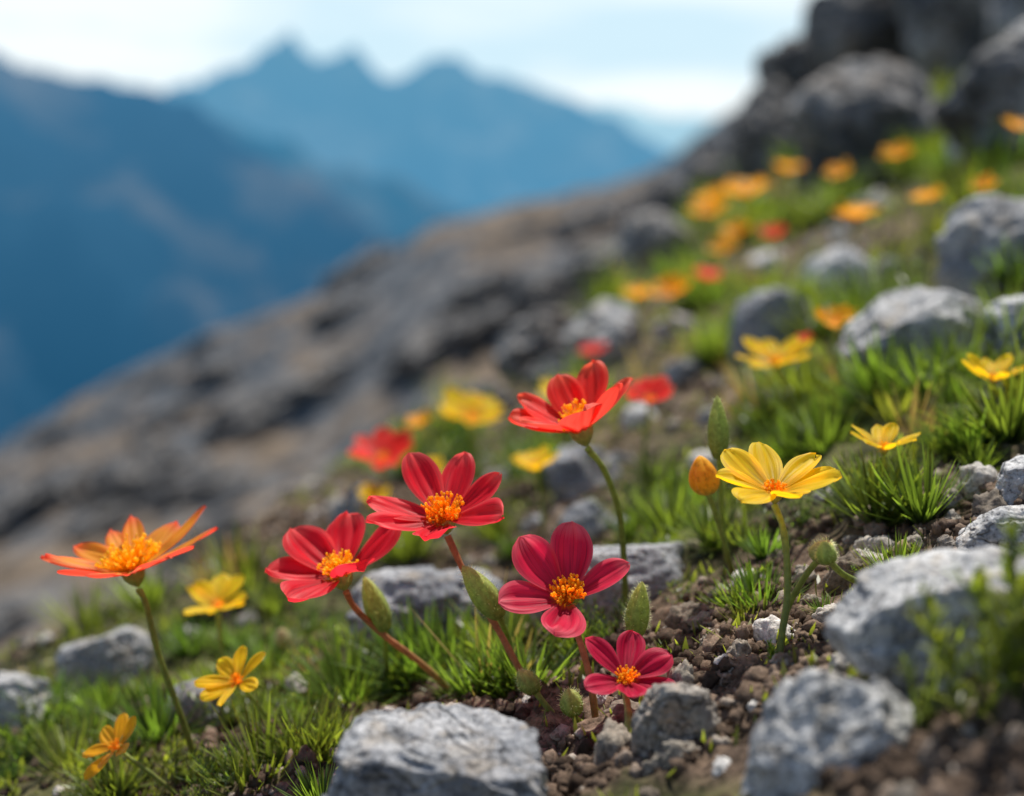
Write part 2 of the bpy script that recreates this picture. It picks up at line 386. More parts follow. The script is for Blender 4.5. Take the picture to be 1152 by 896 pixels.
def rock(box, mat, seed, label, lvl=6, flat=0, name="rock", cat="rock", group=None, rz_ext=1.25, ryf=.75, sharp=60, d0=None, rough=.8, blocky=.85, roty=0.0):
    x0, y0, x1, y1 = box
    cx = (x0+x1)/2
    d = d0 or ray(cx, min(y1, 1000)) or 5.0
    w = (x1-x0)*d/FPX/2
    dc = d + ryf*w*.6
    w = (x1-x0)*dc/FPX/2; hh = (y1-y0)*dc/FPX/2
    c = P(cx, (y0+y1)/2, dc)
    top = c.z+hh; rz = hh*rz_ext; c.z = top-rz
    o = obj(name, rock_mesh(seed, w, w*ryf, rz, lvl, flat, sharp, rough, blocky), mat, label=label, category=cat)
    o.location = c; o.rotation_euler = (0, roty, 0)
    if group: o["group"] = group
    return o
G = "grey stones on the slope"
rock((360, 797, 636, 1010), M_GREY, 12, "flat-topped grey stone beside red flowers", 7, 1, group=G, rough=.7, blocky=.95)
rock((928, 622, 1245, 800), M_LIGHT, 23, "large pale grey stone resting on brown soil", 7, 0, group=G, blocky=.9, roty=-.1, rough=.7)
rock((825, 745, 1060, 1010), M_LIGHT, 39, "rough grey stone sloping out of the soil", 7, 0, group=G, blocky=.8, d0=.318, rough=.7)
rock((1072, 566, 1185, 645), M_LIGHT, 41, "small angular light grey stone on soil", 6, 0, group=G, blocky=.8)
rock((1116, 512, 1205, 572), M_LIGHT, 43, "small pale stone on soil", 6, 0, group=G, blocky=.8)
rock((708, 762, 815, 862), M_BROWN, 47, "grey brown stone half buried in soil", 6, 0, group=G, blocky=.8)
rock((590, 604, 780, 712), M_GREY, 54, "broad grey slab behind the red flowers", 6, 1, group=G, rough=.7, blocky=.95)
rock((390, 636, 572, 752), M_GREY, 59, "bluish grey stone in shade behind red flowers", 6, 1, group=G, rough=.8)
rock((622, 560, 690, 622), M_GREY, 61, "small grey stone among green plants", 5, 0, group=G)
rock((610, 498, 700, 570), M_GREY, 67, "grey stone among yellow flowers", 5, 0, group=G)
rock((1048, 600, 1085, 640), M_BROWN, 71, "little brown stone on soil", 5, 0, group=G, blocky=.7)
rock((1058, 572, 1082, 600), M_BROWN, 72, "little brown stone on soil", 5, 0, group=G, blocky=.7)
rock((818, 322, 922, 408), M_GREY, 73, "rounded grey stone beside yellow flowers", 6, 0, group=G, blocky=.75)
rock((942, 322, 1135, 430), M_LIGHT, 79, "long pale grey stone on grassy slope", 6, 0, group=G, blocky=.8, roty=-.25)
rock((1046, 215, 1205, 340), M_LIGHT, 84, "slanting grey stone on grassy slope", 6, 0, group=G, blocky=.75, roty=-.5)
rock((903, 275, 990, 348), M_WHITE, 89, "pale whitish stone on grassy slope", 6, 0, group=G, blocky=.75)
rock((1105, 332, 1195, 400), M_WHITE, 97, "whitish stone on grassy slope", 6, 0, group=G, blocky=.75)
rock((-20, 752, 75, 830), M_LIGHT, 101, "pale stone among grass on slope edge", 6, 0, group=G, blocky=.75)
rock((65, 702, 175, 780), M_LIGHT, 103, "pale stone among grass on slope edge", 6, 0, group=G, blocky=.75)
rock((180, 762, 260, 830), M_GREY, 107, "grey stone behind small yellow flower", 6, 0, group=G, blocky=.7)
rock((840, 400, 900, 440), M_WHITE, 109, "pale stone on grassy slope", 5, 0, group=G, blocky=.7)
rock((905, 345, 960, 385), M_LIGHT, 111, "light grey stone on grassy slope", 5, 0, group=G, blocky=.7)
rock((370, 540, 450, 620), M_GREY, 113, "grey stone on slope edge", 5, 0, group=G, blocky=.7)
rock((1060, 150, 1110, 190), M_WHITE, 117, "pale stone on grassy slope", 5, 0, group=G, blocky=.7)
for i, (x_, y_, w_) in enumerate([(1065,395,40),(1000,300,34),(880,445,36),(1140,440,40),(770,420,50),(720,470,44),(800,470,30),(1080,250,40),(860,300,46),(760,370,50),(700,520,36),
                                  (960,610,26),(1035,560,24),(930,640,22),(820,730,34),(900,760,30),(780,740,26),(985,740,24),(700,590,30),(870,560,26),(1110,600,24),(830,850,24),(450,620,36),(330,660,34),(560,540,34),(500,600,30),
                                  (790,520,40),(930,560,34),(640,640,34),(280,700,40),(330,720,30),(1020,440,34),(1090,480,30),(740,600,30),(600,590,30)]):
    rock((x_-w_/2, y_-w_*.36, x_+w_/2, y_+w_*.36), [M_LIGHT, M_GREY, M_WHITE][i % 3] if y_ < 600 else [M_BROWN, M_LIGHT, M_BROWN][i % 3], 150+i, "small weathered stone on the slope", 5, 0, group=G, blocky=.7, rz_ext=1.3)
B = "boulders on the mountain slope"
def bould(box, mat, seed, label, d0=None, ryf=.9, lvl=6, sharp=26, rze=1.2, blocky=.72, roty=0.0, rough=.9, flat=0):
    rock(box, mat, seed, label, lvl, flat, "boulder", "boulder", B, rze, ryf, sharp, d0, rough, blocky, roty)
bould((888, 66, 1075, 215), M_BOULD, 301, "big cracked grey boulder on grassy slope", sharp=50, roty=-.3, rough=1.1, blocky=.85)
bould((1055, 30, 1270, 180), M_BOULD, 303, "big cracked grey boulder on grassy slope", sharp=50, roty=-.5, rough=1.1, blocky=.85)
bould((822, 92, 935, 230), M_BOULDD, 305, "dark angular boulder at the ridge", 3.0, roty=-.4, sharp=50, rough=1.2)
bould((905, -40, 1055, 105), M_BOULDD, 307, "towering dark boulder on the ridge", 2.9, roty=-.4, sharp=50, rough=1.2)
bould((862, 40, 950, 150), M_BOULDD, 308, "dark boulder at the ridge", 3.1, roty=-.5, sharp=50, rough=1.2)
bould((1010, -110, 1200, 90), M_BOULD, 309, "towering grey boulder on the ridge", 2.7, roty=-.5, sharp=50, rough=1.2)
bould((1110, -90, 1350, 70), M_BOULD, 316, "towering grey boulder on the ridge", 2.3, roty=-.4, sharp=50, rough=1.1)
bould((768, 160, 868, 250), M_BOULDD, 311, "dark low boulder at the ridge", 3.6, roty=-.4, sharp=50, rough=1.2)
bould((700, 205, 790, 265), M_BOULDD, 314, "dark low boulder at the ridge", 4.5, roty=-.4, sharp=50, rough=1.2)
bould((695, 235, 780, 320), M_BOULD, 313, "grey boulder on slope edge", roty=-.4, sharp=50, rough=1.2)
bould((640, 268, 710, 330), M_BOULD, 315, "grey boulder on slope edge", roty=-.4, sharp=50, rough=1.2)
bould((550, 350, 665, 425), M_BOULD, 317, "grey boulder on brown slope", roty=-.5, sharp=50, rough=1.4)
bould((630, 342, 730, 420), M_BOULDL, 319, "pale grey boulder on slope edge", roty=-.5, sharp=50, rough=1.4)
bould((590, 400, 660, 450), M_BOULD, 321, "grey boulder on slope edge", roty=-.4, sharp=50, rough=1.2)
bould((500, 430, 580, 480), M_BOULD, 323, "grey boulder on slope edge", roty=-.4, sharp=50, rough=1.2)
rr = random.Random(42)
def edge_y(px): return float(np.interp(px, [0, 200, 380, 560, 700, 780], [520, 385, 285, 250, 215, 190]))
k_ = 0
for (o0, o1, n_, w0, w1) in [(8, 22, 7, 60, 130), (45, 85, 6, 100, 190), (100, 150, 6, 100, 200), (165, 215, 6, 80, 180), (230, 280, 4, 60, 130)]:
    for i in range(n_):
        px = 10+680*(i+rr.random())/n_; py = edge_y(px)+rr.uniform(o0, o1)
        w = rr.uniform(w0, w1); h = w*rr.uniform(.18, .30)
        d = ray(px, py+h*.4)
        if d is None or d < 2.0 or d > 140 or edge_dist(np.array([pdir(px, py)[0]*d]), np.array([d]))[0] < .6: continue
        bould((px-w/2, py-h*.4, px+w/2, py+h*.6), M_CRAG, 500+k_, "angular grey rock outcrop on brown flank", ryf=1.0, lvl=6, sharp=40, rze=1.8, blocky=.85, roty=-.46+rr.uniform(-.08, .08), rough=2.4)
        k_ += 1
# ------------------------------------------------------------ tufts
def blade(acc, base, az, tilt, Ln, Wd, curl, val, seg=4):
    d = np.array([math.cos(az), math.sin(az), 0]); side = np.array([-math.sin(az), math.cos(az), 0])
    p = np.array(base, float); V = []; U = []
    th = tilt
    for i in range(seg+1):
        t = i/seg; wd = Wd*(math.sin(math.pi*min(1, .18+.82*t)))**.7 * .5 if i < seg else Wd*.03
        V += [p-side*wd, p+side*wd]; U += [(val, t), (val, t)]
        p = p+(d*math.sin(th)+np.array([0, 0, 1])*math.cos(th))*Ln/seg
        th += curl/seg
    acc.add(V, [[2*i, 2*i+1, 2*i+3, 2*i+2] for i in range(seg)], U)
def rosette_mesh(seed, nros, n, wid, spread=.45, tmax=88, tmode=50):
    r = random.Random(seed); a = Acc()
    heads = [(0, 0, 1.0)]+[(r.uniform(.6, 1)*spread*math.cos(q), r.uniform(.6, 1)*spread*math.sin(q), r.uniform(.55, .85)) for q in [r.uniform(0, 6.28) for _ in range(nros-1)]]
    for hx, hy, sc in heads:
        hh = r.uniform(0, .12)
        for _ in range(n):
            az = r.uniform(0, 6.28); tl = math.radians(r.triangular(3, tmax, tmode))
            L_ = r.uniform(.55, 1.0)*sc*(1.0-.1*(tl > 1.2))
            off = .06*sc
            blade(a, (hx+off*math.cos(az), hy+off*math.sin(az), hh-.04), az, tl, L_, wid*r.uniform(.75, 1.15), r.uniform(-.35, .12), r.random())
    return a.mesh("grass_tuft")
def feather_mesh(seed, nsh):
    r = random.Random(seed); a = Acc()
    for i in range(nsh):
        az = r.uniform(0, 6.28); tl = math.radians(r.triangular(5, 75, 40)); L_ = r.uniform(.55, .95)
        d = np.array([math.cos(az)*math.sin(tl), math.sin(az)*math.sin(tl), math.cos(tl)])
        for j in range(18):
            t = .12+.88*j/17
            p = d*L_*t
            az2 = j*2.4+r.uniform(-.4, .4)
            blade(a, p, az2, .35+tl*.5*r.random()+r.uniform(.2, .7)*(1-t*.5), .20*(1.15-.45*t), .028, -.4, r.random(), 2)
    return a.mesh("grass_tuft")
TU = []
for i in range(5):
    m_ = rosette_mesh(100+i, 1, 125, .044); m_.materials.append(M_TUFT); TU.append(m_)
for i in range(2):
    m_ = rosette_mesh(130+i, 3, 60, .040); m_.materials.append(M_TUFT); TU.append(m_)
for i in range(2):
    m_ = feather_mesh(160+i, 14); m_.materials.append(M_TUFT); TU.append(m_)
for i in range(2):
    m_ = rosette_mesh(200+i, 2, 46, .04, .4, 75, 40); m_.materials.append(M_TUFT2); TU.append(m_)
m_ = rosette_mesh(300, 2, 20, .03, .3, 60, 30); m_.materials.append(M_DRY); DRY = m_
LBL = {0: "spiky green cushion tuft with needle leaves", 1: "yellow-green spiky tuft on stony soil"}
def tuft(x, y, size, me=None, sink=.0):
    me = me or random.choice(TU)
    o = obj("grass_tuft", me, None, label=LBL[0] if me in TU[:9] else LBL[1], category="grass tuft", group="spiky grass tufts on the slope")
    if me is DRY: o["label"] = "dry straw-coloured tuft on stony soil"
    z = float(H(x, y, False)[0])
    o.location = (x, y, z-sink); s = size
    o.scale = (s, s, s*random.uniform(.85, 1.1))
    o.rotation_euler = (random.uniform(-.15, .15), -.25+random.uniform(-.15, .15), random.uniform(0, 6.28))
    return o
TL = [(30,855,140),(85,880,140),(135,895,120),(200,890,120),(250,895,140),(300,880,160),(350,865,140),(330,835,120),(262,825,120),(390,800,130),(355,775,120),(40,800,100),(120,810,100),(240,790,100),(170,800,90),
      (180,845,120),(60,820,110),(300,765,110),(350,730,100),(10,890,140),(110,840,100),(548,785,210),(595,792,170),(508,768,180),(568,755,160),(535,800,140),(470,775,150),(420,740,100),(500,730,100),
      (690,735,130),(650,745,110),(620,775,110),(760,610,140),(805,622,120),(720,600,110),(838,615,110),(855,690,110),(830,695,90),(860,640,90),(740,650,100),(770,690,90),(905,600,100),(700,650,80),
      (990,595,170),(955,575,130),(1038,600,140),(1010,565,130),(990,470,160),(1048,455,150),(948,450,130),(1090,440,140),(1135,510,160),(1092,525,130),(1155,475,150),
      (1140,400,130),(1100,390,110),(930,510,140),(890,525,110),(870,480,100),(1025,505,130),(915,460,110),(1010,660,100),(985,660,70),(1060,520,110),(815,740,55),(930,700,55),(760,745,55),(885,775,45),(730,850,50),(840,810,40),
      (1060,400,110),(830,560,110),(785,575,100),(740,560,100),(640,700,80),(430,770,110),(660,560,90),(580,640,80),(560,610,90),(310,700,90),(265,740,90),(215,745,90),(460,740,90),(600,700,70)]
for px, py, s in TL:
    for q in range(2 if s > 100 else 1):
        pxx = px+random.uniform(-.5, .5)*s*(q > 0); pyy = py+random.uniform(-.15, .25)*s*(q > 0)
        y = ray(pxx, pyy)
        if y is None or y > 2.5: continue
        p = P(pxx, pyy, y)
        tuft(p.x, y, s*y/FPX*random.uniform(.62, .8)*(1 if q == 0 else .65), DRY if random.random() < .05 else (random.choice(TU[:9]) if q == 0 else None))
cnt = 0; tries = 0
while cnt < 120 and tries < 9000:
    tries += 1
    y = math.exp(random.uniform(math.log(.75), math.log(3.4))); x = random.uniform(-.36, .38)*y
    if edge_dist(np.array([x]), np.array([y]))[0] > .1: continue
    z = H(x, y)
    if random.random() > grassmask(np.array([x]), np.array([y]), z)[0]**2: continue
    tuft(x, y, random.uniform(.03, .055)*(1+.5*max(0, y-.7)), DRY if random.random() < .08 else None); cnt += 1
# ------------------------------------------------------------ debris as stuff
def scatter_stones(name, n, ymin, ymax, smin, smax, lvl, keep, pw=2.5, seed=1, amp=1.0):
    r = np.random.default_rng(seed)
    y = np.exp(r.uniform(math.log(ymin), math.log(ymax), n*6)); x = r.uniform(-.42, .42, n*6)*y
    ok = edge_dist(x, y) < .3; x, y = x[ok], y[ok]; z = H(x, y)
    k = r.random(len(x)) < keep(x, y, z); x, y, z = x[k][:n], y[k][:n], z[k][:n]; n = len(x)
    V, F = ico(lvl)
    s = (smin+(smax-smin)*r.random(n)**pw)*np.maximum(1, y/.7)
    sc = s[:, None]*r.uniform(.6, 1.2, (n, 3))
    o = r.uniform(-90, 90, (n, 1, 3))
    VV = V[None].repeat(n, 0)
    q = VV*1.4+o
    VV = VV*(1+amp*(.45*vn(q[..., 0], q[..., 1], q[..., 2])+.4*vn(q[..., 0]*2.7, q[..., 1]*2.7, q[..., 2]*2.7)))[..., None]*sc[:, None, :]
    a = r.uniform(0, 6.28, n); c_, s_ = np.cos(a)[:, None], np.sin(a)[:, None]
    xr, yr = VV[..., 0]*c_-VV[..., 1]*s_, VV[..., 0]*s_+VV[..., 1]*c_
    VV = np.stack([xr+x[:, None], yr+y[:, None], VV[..., 2]+z[:, None]+s[:, None]*.05], 2)
    FF = (F[None]+(np.arange(n)*len(V))[:, None, None]).reshape(-1, 3)
    uv = np.repeat(r.random((n, 1)), len(V), 0); uv = np.concatenate([uv, uv], 1)
    return mesh_np(name, VV.reshape(-1, 3), FF, uv, smooth=True)
def stone_mat(name, pts):
    m, N, L, out = newmat(name)
    uv = N("ShaderNodeUVMap"); sx = N("ShaderNodeSeparateXYZ"); L(uv.outputs[0], sx.inputs[0])
    tc = N("ShaderNodeTexCoord"); n = noise(N, L, tc.outputs["Object"], 600, 4, .65)
    c = ramp_out(N, L, sx.outputs[0], pts)
    c = mixc(N, L, 1.0, c, ramp_out(N, L, n, [(.3, .4), (.5, 1.), (.72, 1.5)]), 'MULTIPLY')
    L(bsdf(N, L, c, .95, .15, bump(N, L, n.outputs[0], .0006, 1.)).outputs[0], out.inputs[0]); return m
sm = stone_mat("soil_crumbs", [(0., (.05, .034, .024)), (.6, (.14, .098, .07)), (.92, (.24, .175, .13)), (1., (.44, .39, .33))])
kp = lambda x, y, z: np.clip(1.15-grassmask(x, y, z), .10, 1)*sstep(-.5, .2, fbm(x/.03, y/.03, x*0, 2))
obj("soil_gravel", scatter_stones("soil_gravel", 16000, .27, 1.0, .0005, .0036, 2, kp, 2.3, 1), sm, kind="stuff", label="crumbly brown soil and small gravel", category="gravel")
sm2 = stone_mat("pebbles", [(0., (.16, .13, .10)), (.6, (.36, .32, .265)), (1., (.64, .62, .59))])
kp2 = lambda x, y, z: np.clip(1.15-grassmask(x, y, z), .2, 1)
obj("pebbles", scatter_stones("pebbles", 420, .28, 2.6, .002, .0085, 4, kp2, 2.2, 2, .6), sm2, kind="stuff", label="scattered grey and brown pebbles on soil", category="pebbles")
def cover():
    r = np.random.default_rng(5); n = 17000
    y = np.exp(r.uniform(math.log(.36), math.log(3.6), n*10)); x = r.uniform(-.42, .42, n*10)*y
    ok = edge_dist(x, y) < .2; x, y = x[ok], y[ok]; z = H(x, y)
    gm = grassmask(x, y, z); cl = sstep(.0, .5, fbm(x/.035, y/.035, x*0+9, 2))
    k = r.random(len(x)) < (gm**1.2+.10)*cl+.008; x, y, z = x[k][:n], y[k][:n], z[k][:n]; n = len(x)
    az = r.uniform(0, 6.28, n); tl = r.uniform(.0, 1.3, n); Ln = r.uniform(.003, .009, n)*np.maximum(1, y/.8); W_ = np.maximum(Ln*r.uniform(.07, .13, n), .0004*np.maximum(1, y/.6))
    d = np.stack([np.cos(az)*np.sin(tl), np.sin(az)*np.sin(tl), np.cos(tl)], 1); s = np.stack([-np.sin(az), np.cos(az), az*0], 1)
    p = np.stack([x, y, z-.001], 1)
    Vs = [p-s*W_[:, None]*.6, p+s*W_[:, None]*.6, p+d*Ln[:, None]*.55+s*W_[:, None], p+d*Ln[:, None]*.55-s*W_[:, None], p+d*Ln[:, None]+s*W_[:, None]*.08, p+d*Ln[:, None]-s*W_[:, None]*.08]
    V = np.stack(Vs, 1).reshape(-1, 3); val = r.random(n)
    uv = np.stack([np.stack([val, val*0+t], 1) for t in (0, 0, .6, .6, 1, 1)], 1).reshape(-1, 2)
    b = np.arange(n)*6
    F = np.concatenate([np.stack([b, b+1, b+2, b+3], 1), np.stack([b+3, b+2, b+4, b+5], 1)])
    return mesh_np("ground_cover", V, F, uv)
obj("ground_cover", cover(), M_TUFT2, kind="stuff", label="low green mossy ground cover leaves", category="ground cover")
# ------------------------------------------------------------ flower parts
def tube(pts, radii, ns=10):
    pts = [Vector(p) for p in pts]; n = len(pts); V = []; U = []
    up = Vector((.3, -.9, .2))
    for i, p in enumerate(pts):
        t = (pts[min(i+1, n-1)]-pts[max(i-1, 0)]).normalized()
        a = t.cross(up).normalized(); b = t.cross(a).normalized()
        for k in range(ns+1):
            q = 2*math.pi*k/ns
            V.append(p+(a*math.cos(q)+b*math.sin(q))*radii[i]); U.append((k/ns, i/(n-1)))
    return [tuple(v) for v in V], grid_faces(n, ns+1), U
def spline(pts, n=26):
    pts = [Vector(p) for p in pts]
    if len(pts) == 2: pts = [pts[0], pts[0].lerp(pts[1], .5), pts[1]]
    q = [pts[0]*2-pts[1]]+pts+[pts[-1]*2-pts[-2]]; out = []
    m = len(pts)-1
    for i in range(m):
        for k in range(n//m):
            t = k/(n//m); a, b, c, d = q[i:i+4]
            out.append(.5*((2*b)+(c-a)*t+(2*a-5*b+4*c-d)*t*t+(3*b-a-3*c+d)*t**3))
    out.append(pts[-1]); return out
def frame(ax):
    n = Vector(ax).normalized(); e1 = Vector((1, 0, 0)); e1 = (e1-n*e1.dot(n)).normalized(); e2 = n.cross(e1)
    return n, e1, e2
def petal_arrays(fr, ang, Ln, Wd, e0, e1_, cup, seed, pw=1.65, notch=.0, twist=0., nu=12, nv=20, r0=.06, fe=.52):
    r = random.Random(seed); n, a, b = fr
    rad = a*math.cos(ang)+b*math.sin(ang); sid = n.cross(rad)
    ph = r.uniform(0, 6.28); V = []; U = []
    c = rad*(Ln*r0); asym = r.uniform(-.14, .14); wav = r.uniform(.03, .10)
    bend = r.uniform(-.16, .16)
    cs = []
    for i in range(nv+1):
        t = i/nv
        el = e0+(e1_-e0)*(t**.9)
        cs.append((Vector(c), el))
        c = c+(rad*math.cos(el)+n*math.sin(el)+sid*bend*t)*(Ln/nv)
    for i in range(nv+1):
        t = i/nv; cc, el = cs[i]
        f = max(0., math.sin(math.pi*min(1, (.04+.96*t))**pw))**fe
        nrm = n*math.cos(el)-rad*math.sin(el)
        tg = rad*math.cos(el)+n*math.sin(el)
        for k in range(nu+1):
            u = -1+2*k/nu
            w = f*Wd*.5*(1+asym*u)
            tw = twist*t
            off = sid*(u*w*math.cos(tw))+nrm*(u*w*math.sin(tw))
            hgt = cup*Wd*u*u*f*.5 + Wd*.045*math.cos(u*math.pi*3)*f + Wd*wav*math.sin(3*u+ph+4*t)*t
            back = -notch*Ln*math.exp(-(u/.28)**2)*max(0, (t-.82)/.18)
            V.append(tuple(cc+off+nrm*hgt+tg*back+tg*(Ln*.024*math.sin(9*u+ph))*max(0, t-.8)*5*f)); U.append(((u+1)/2, t))
    return V, grid_faces(nv+1, nu+1)[:, ::-1], U
def stamens(fr, s, n, seed, height=1.0):
    r = random.Random(seed); nn, a, b = fr; V, F = ico(2)
    M = np.array([a[:], b[:], nn[:]])
    dome = (V*np.array([.42, .42, .34])*s+np.array([0, 0, .12*s]))@M
    A3 = Acc(); A3.add(dome, F, np.full((len(V), 2), .3))
    for i in range(n):
        q = r.uniform(0, 6.28); rr_ = math.sqrt(r.random()); tl = rr_*1.1
        L_ = s*r.uniform(.6, 1.15)*height
        d = np.array([math.cos(q)*math.sin(tl), math.sin(q)*math.sin(tl), math.cos(tl)])
        p0 = d*s*.2; p1 = d*L_+np.array([0, 0, s*.1])
        pts = [Vector(p0@M), Vector(((p0+p1)/2)@M), Vector(p1@M)]
        tv, tf, tu = tube(pts, [s*.032]*3, 4)
        tf = np.concatenate([tf[:, [0, 1, 2]], tf[:, [0, 2, 3]]])
        A3.add(tv, tf, [(0, .35+.3*x[1]) for x in tu])
        sz = s*r.uniform(.045, .08)
        st3 = np.array([sz, sz, sz*1.7])*np.array([r.uniform(.7, 1.4), r.uniform(.7, 1.4), 1])
        A3.add((V*st3+p1)@M, F, np.full((len(V), 2), r.uniform(.55, 1.)))
    return A3.mesh("stamen_cluster")
def calyx(fr, s, seed):
    n, a, b = fr; V = []; U = []; ns = 20
    prof = [(.10, -.75), (.22, -.62), (.38, -.42), (.50, -.2), (.56, 0.0), (.62, .14)]
    for i, (rr_, h) in enumerate(prof):
        for k in range(ns+1):
            q = 2*math.pi*k/ns; lob = (1+.08*math.cos(5*q)); hh = h+(.28*abs(math.cos(2.5*q))**3 if i == 5 else 0)+(.1*abs(math.cos(2.5*q)) if i == 4 else 0)
            V.append(tuple((a*math.cos(q)+b*math.sin(q))*rr_*s*lob+n*hh*s)); U.append((k/ns, .3+i*.12))
    return mesh_np("calyx", V, grid_faces(len(prof), ns+1), U)
def flower(stem_px, ax, angs, Lpx, wr, e0, e1_, cup, mat, stmat, label, seed, depth=None, stam=.2, nst=38, stem_r=.0013, stemmat=None, cat="flower",
           group=None, split=True, notch=.03, pw=1.65, height=1.0, jit=.14, lenvar=.1, fe=.52):
    rx_, ry_ = stem_px[0]
    dr = ray(rx_, ry_) or .5; root = P(rx_, ry_, dr)
    depth = depth or dr
    pts = [root]
    nS = len(stem_px)
    for i, (x, y) in enumerate(stem_px[1:], 1):
        pts.append(P(x, y, dr+(depth-dr)*i/(nS-1)))
    return build_flower(pts, ax, angs, Lpx*depth/FPX, wr, e0, e1_, cup, mat, stmat, label, seed, stam, nst, stem_r, stemmat, cat, group, split, notch, pw, height, jit, lenvar, fe)
def build_flower(pts, ax, angs, Ln, wr, e0, e1_, cup, mat, stmat, label, seed, stam=.2, nst=38, stem_r=.0013, stemmat=None, cat="flower",
                 group=None, split=True, notch=.03, pw=1.65, height=1.0, jit=.14, lenvar=.1, fe=.52):
    r = random.Random(seed); root = Vector(pts[0]); head = Vector(pts[-1])
    root = root-Vector((0, 0, .004))
    E = obj("flower", None, label=label, category=cat); E.location = root; E["group"] = group or "flowers on the alpine slope"
    fr = frame(ax); n = fr[0]; s = Ln*stam
    p = [q-root for q in [root]+[Vector(a) for a in pts[1:]]]
    p[-1] = p[-1]-n*s*1.3
    sp = spline(p, 30); m = len(sp)
    rad = [stem_r*(1.0-.18*i/m)*(1+.06*math.sin(i*1.3)) for i in range(m)]
    for j in range(3): rad[-1-j] *= 1.25-.08*j
    V, F, U = tube(sp, rad, 10 if split else 6)
    obj("stem", mesh_np("stem", V, F, U), stemmat or M_STEMG, E)
    hd = obj("flower_head", calyx(fr, s*1.45, seed), M_BUDG, E); hd.location = head-root
    petals = []
    nv, nu = (20, 12) if split else (8, 6)
    for i, a in enumerate(angs):
        V, F, U = petal_arrays(fr, math.radians(a)+r.uniform(-jit, jit), Ln*(1+r.uniform(-lenvar, lenvar)), Ln*wr*(1+r.uniform(-.12, .12)),
                               e0+r.uniform(-.14, .14), e1_+r.uniform(-.3, .3), cup, seed*31+i, pw, notch, r.uniform(-.35, .35), nu, nv, fe=fe)
        V = np.array(V)+np.array((n*(.0009*(i % 2)))[:])
        petals.append((V, F, U))
    if split:
        for V, F, U in petals: obj("petal", mesh_np("petal", V, F, U), mat, hd)
    else:
        A_ = Acc()
        for q in petals: A_.add(*q)
        obj("petals", A_.mesh("petals"), mat, hd)
    obj("stamen_cluster", stamens(fr, s*1.28, int(nst*1.9) if split else 12, seed, height), stmat, hd)
    return E
D = math.radians
GF = "red alpine flowers"
flower([(228, 872), (205, 810), (178, 735), (164, 680), (150, 644)], (-.20, -.14, .97), [5, 30, 58, 88, 118, 148, 178, 206, 234, 262, 290, 315, 340], 98, .33, D(20), D(20), .18,
       MP_ORNG, M_STAM, "orange flower with narrow red-edged petals on green stem", 1, .50, .17, 75, pw=1.4, fe=.58, notch=0, height=1.8, lenvar=.14)
flower([(532, 792), (480, 752), (432, 715), (400, 685), (384, 649)], (-.22, -.28, .93), [20, 80, 135, 185, 245, 305], 86, .62, D(20), D(28), .28,
       MP_RED, M_STAM, "red flower with yellow stamens on reddish stem", 2, .485, .19, 55, stemmat=M_STEMR, group=GF, height=1.25)
flower([(632, 800), (592, 765), (560, 708), (528, 655), (500, 585)], (-.12, -.40, .91), [78, 125, 165, 208, 262, 322, 20], 88, .53, D(14), D(28), .28,
       MP_RED, M_STAMO, "red flower with orange stamens on reddish stem", 3, .47, .2, 60, stemmat=M_STEMR, group=GF, height=1.25)
flower([(704, 715), (703, 655), (697, 580), (680, 530), (654, 486)], (-.34, -.18, .92), [22, 60, 100, 145, 178, 215, 275, 325], 88, .53, D(26), D(40), .3,
       MP_REDO, M_STAM, "scarlet flower with yellow stamens on tall stem", 4, .50, .19, 55, group=GF, height=1.4)
flower([(672, 812), (664, 765), (650, 715), (638, 674)], (.03, -.52, .85), [80, 142, 200, 264, 20], 86, .56, D(14), D(30), .34,
       MP_PINK, M_STAMO, "rose red flower facing outward with orange centre", 5, .455, .2, 60, stemmat=M_STEMR, group=GF, height=1.1, jit=.08)
flower([(697, 880), (704, 845), (707, 805), (704, 766)], (.05, -.50, .86), [78, 140, 205, 270, 335, 20], 60, .58, D(16), D(32), .34,
       MP_CRIM, M_STAMO, "small crimson flower on short stem near the soil", 6, .425, .2, 40, group=GF, jit=.08)
GY = "yellow alpine flowers"
flower([(868, 778), (878, 725), (886, 665), (882, 600), (872, 556)], (-.02, -.22, .97), [12, 52, 95, 140, 185, 232, 278, 325], 76, .58, D(22), D(26), .28,
       MP_YEL, M_STAMO, "yellow flower with orange stamens on slender stem", 7, .44, .15, 36, group=GY, stem_r=.0012)
flower([(1000, 595), (999, 545), (994, 506)], (0, -.2, .98), [10, 50, 95, 140, 180, 225, 275, 325], 40, .46, D(24), D(36), .2,
       MP_YEL, M_STAM, "small yellow flower above a spiky tuft", 8, None, .18, 26, group=GY, stem_r=.0010)
flower([(318, 838), (298, 805), (268, 768)], (-.45, -.45, .77), [30, 72, 120, 170, 215, 265, 320], 46, .46, D(14), D(24), .2,
       MP_YEL, M_STAMO, "small yellow flower tilted on curved stem", 9, .50, .18, 26, group=GY, stem_r=.0009)
flower([(212, 893), (172, 872), (150, 856), (132, 842)], (-.55, -.4, .73), [30, 75, 120, 170, 215, 265, 320], 43, .46, D(14), D(24), .2,
       MP_YELO, M_STAMO, "small golden flower leaning over the grass", 10, .49, .18, 24, group=GY, stem_r=.0009)
flower([(1122, 500), (1120, 460), (1117, 428)], (0, -.15, .98), [10, 50, 95, 140, 180, 225, 275, 325], 37, .46, D(24), D(36), .2,
       MP_YEL, M_STAM, "small golden flower above spiky tufts", 12, None, .18, 24, group=GY, stem_r=.0010)
flower([(896, 490), (888, 445), (873, 410)], (-.2, -.25, .95), [10, 50, 95, 140, 180, 225, 275, 325], 44, .50, D(20), D(30), .2,
       MP_YEL, M_STAM, "golden yellow flower on thin stem", 13, None, .18, 24, group=GY, stem_r=.0012)
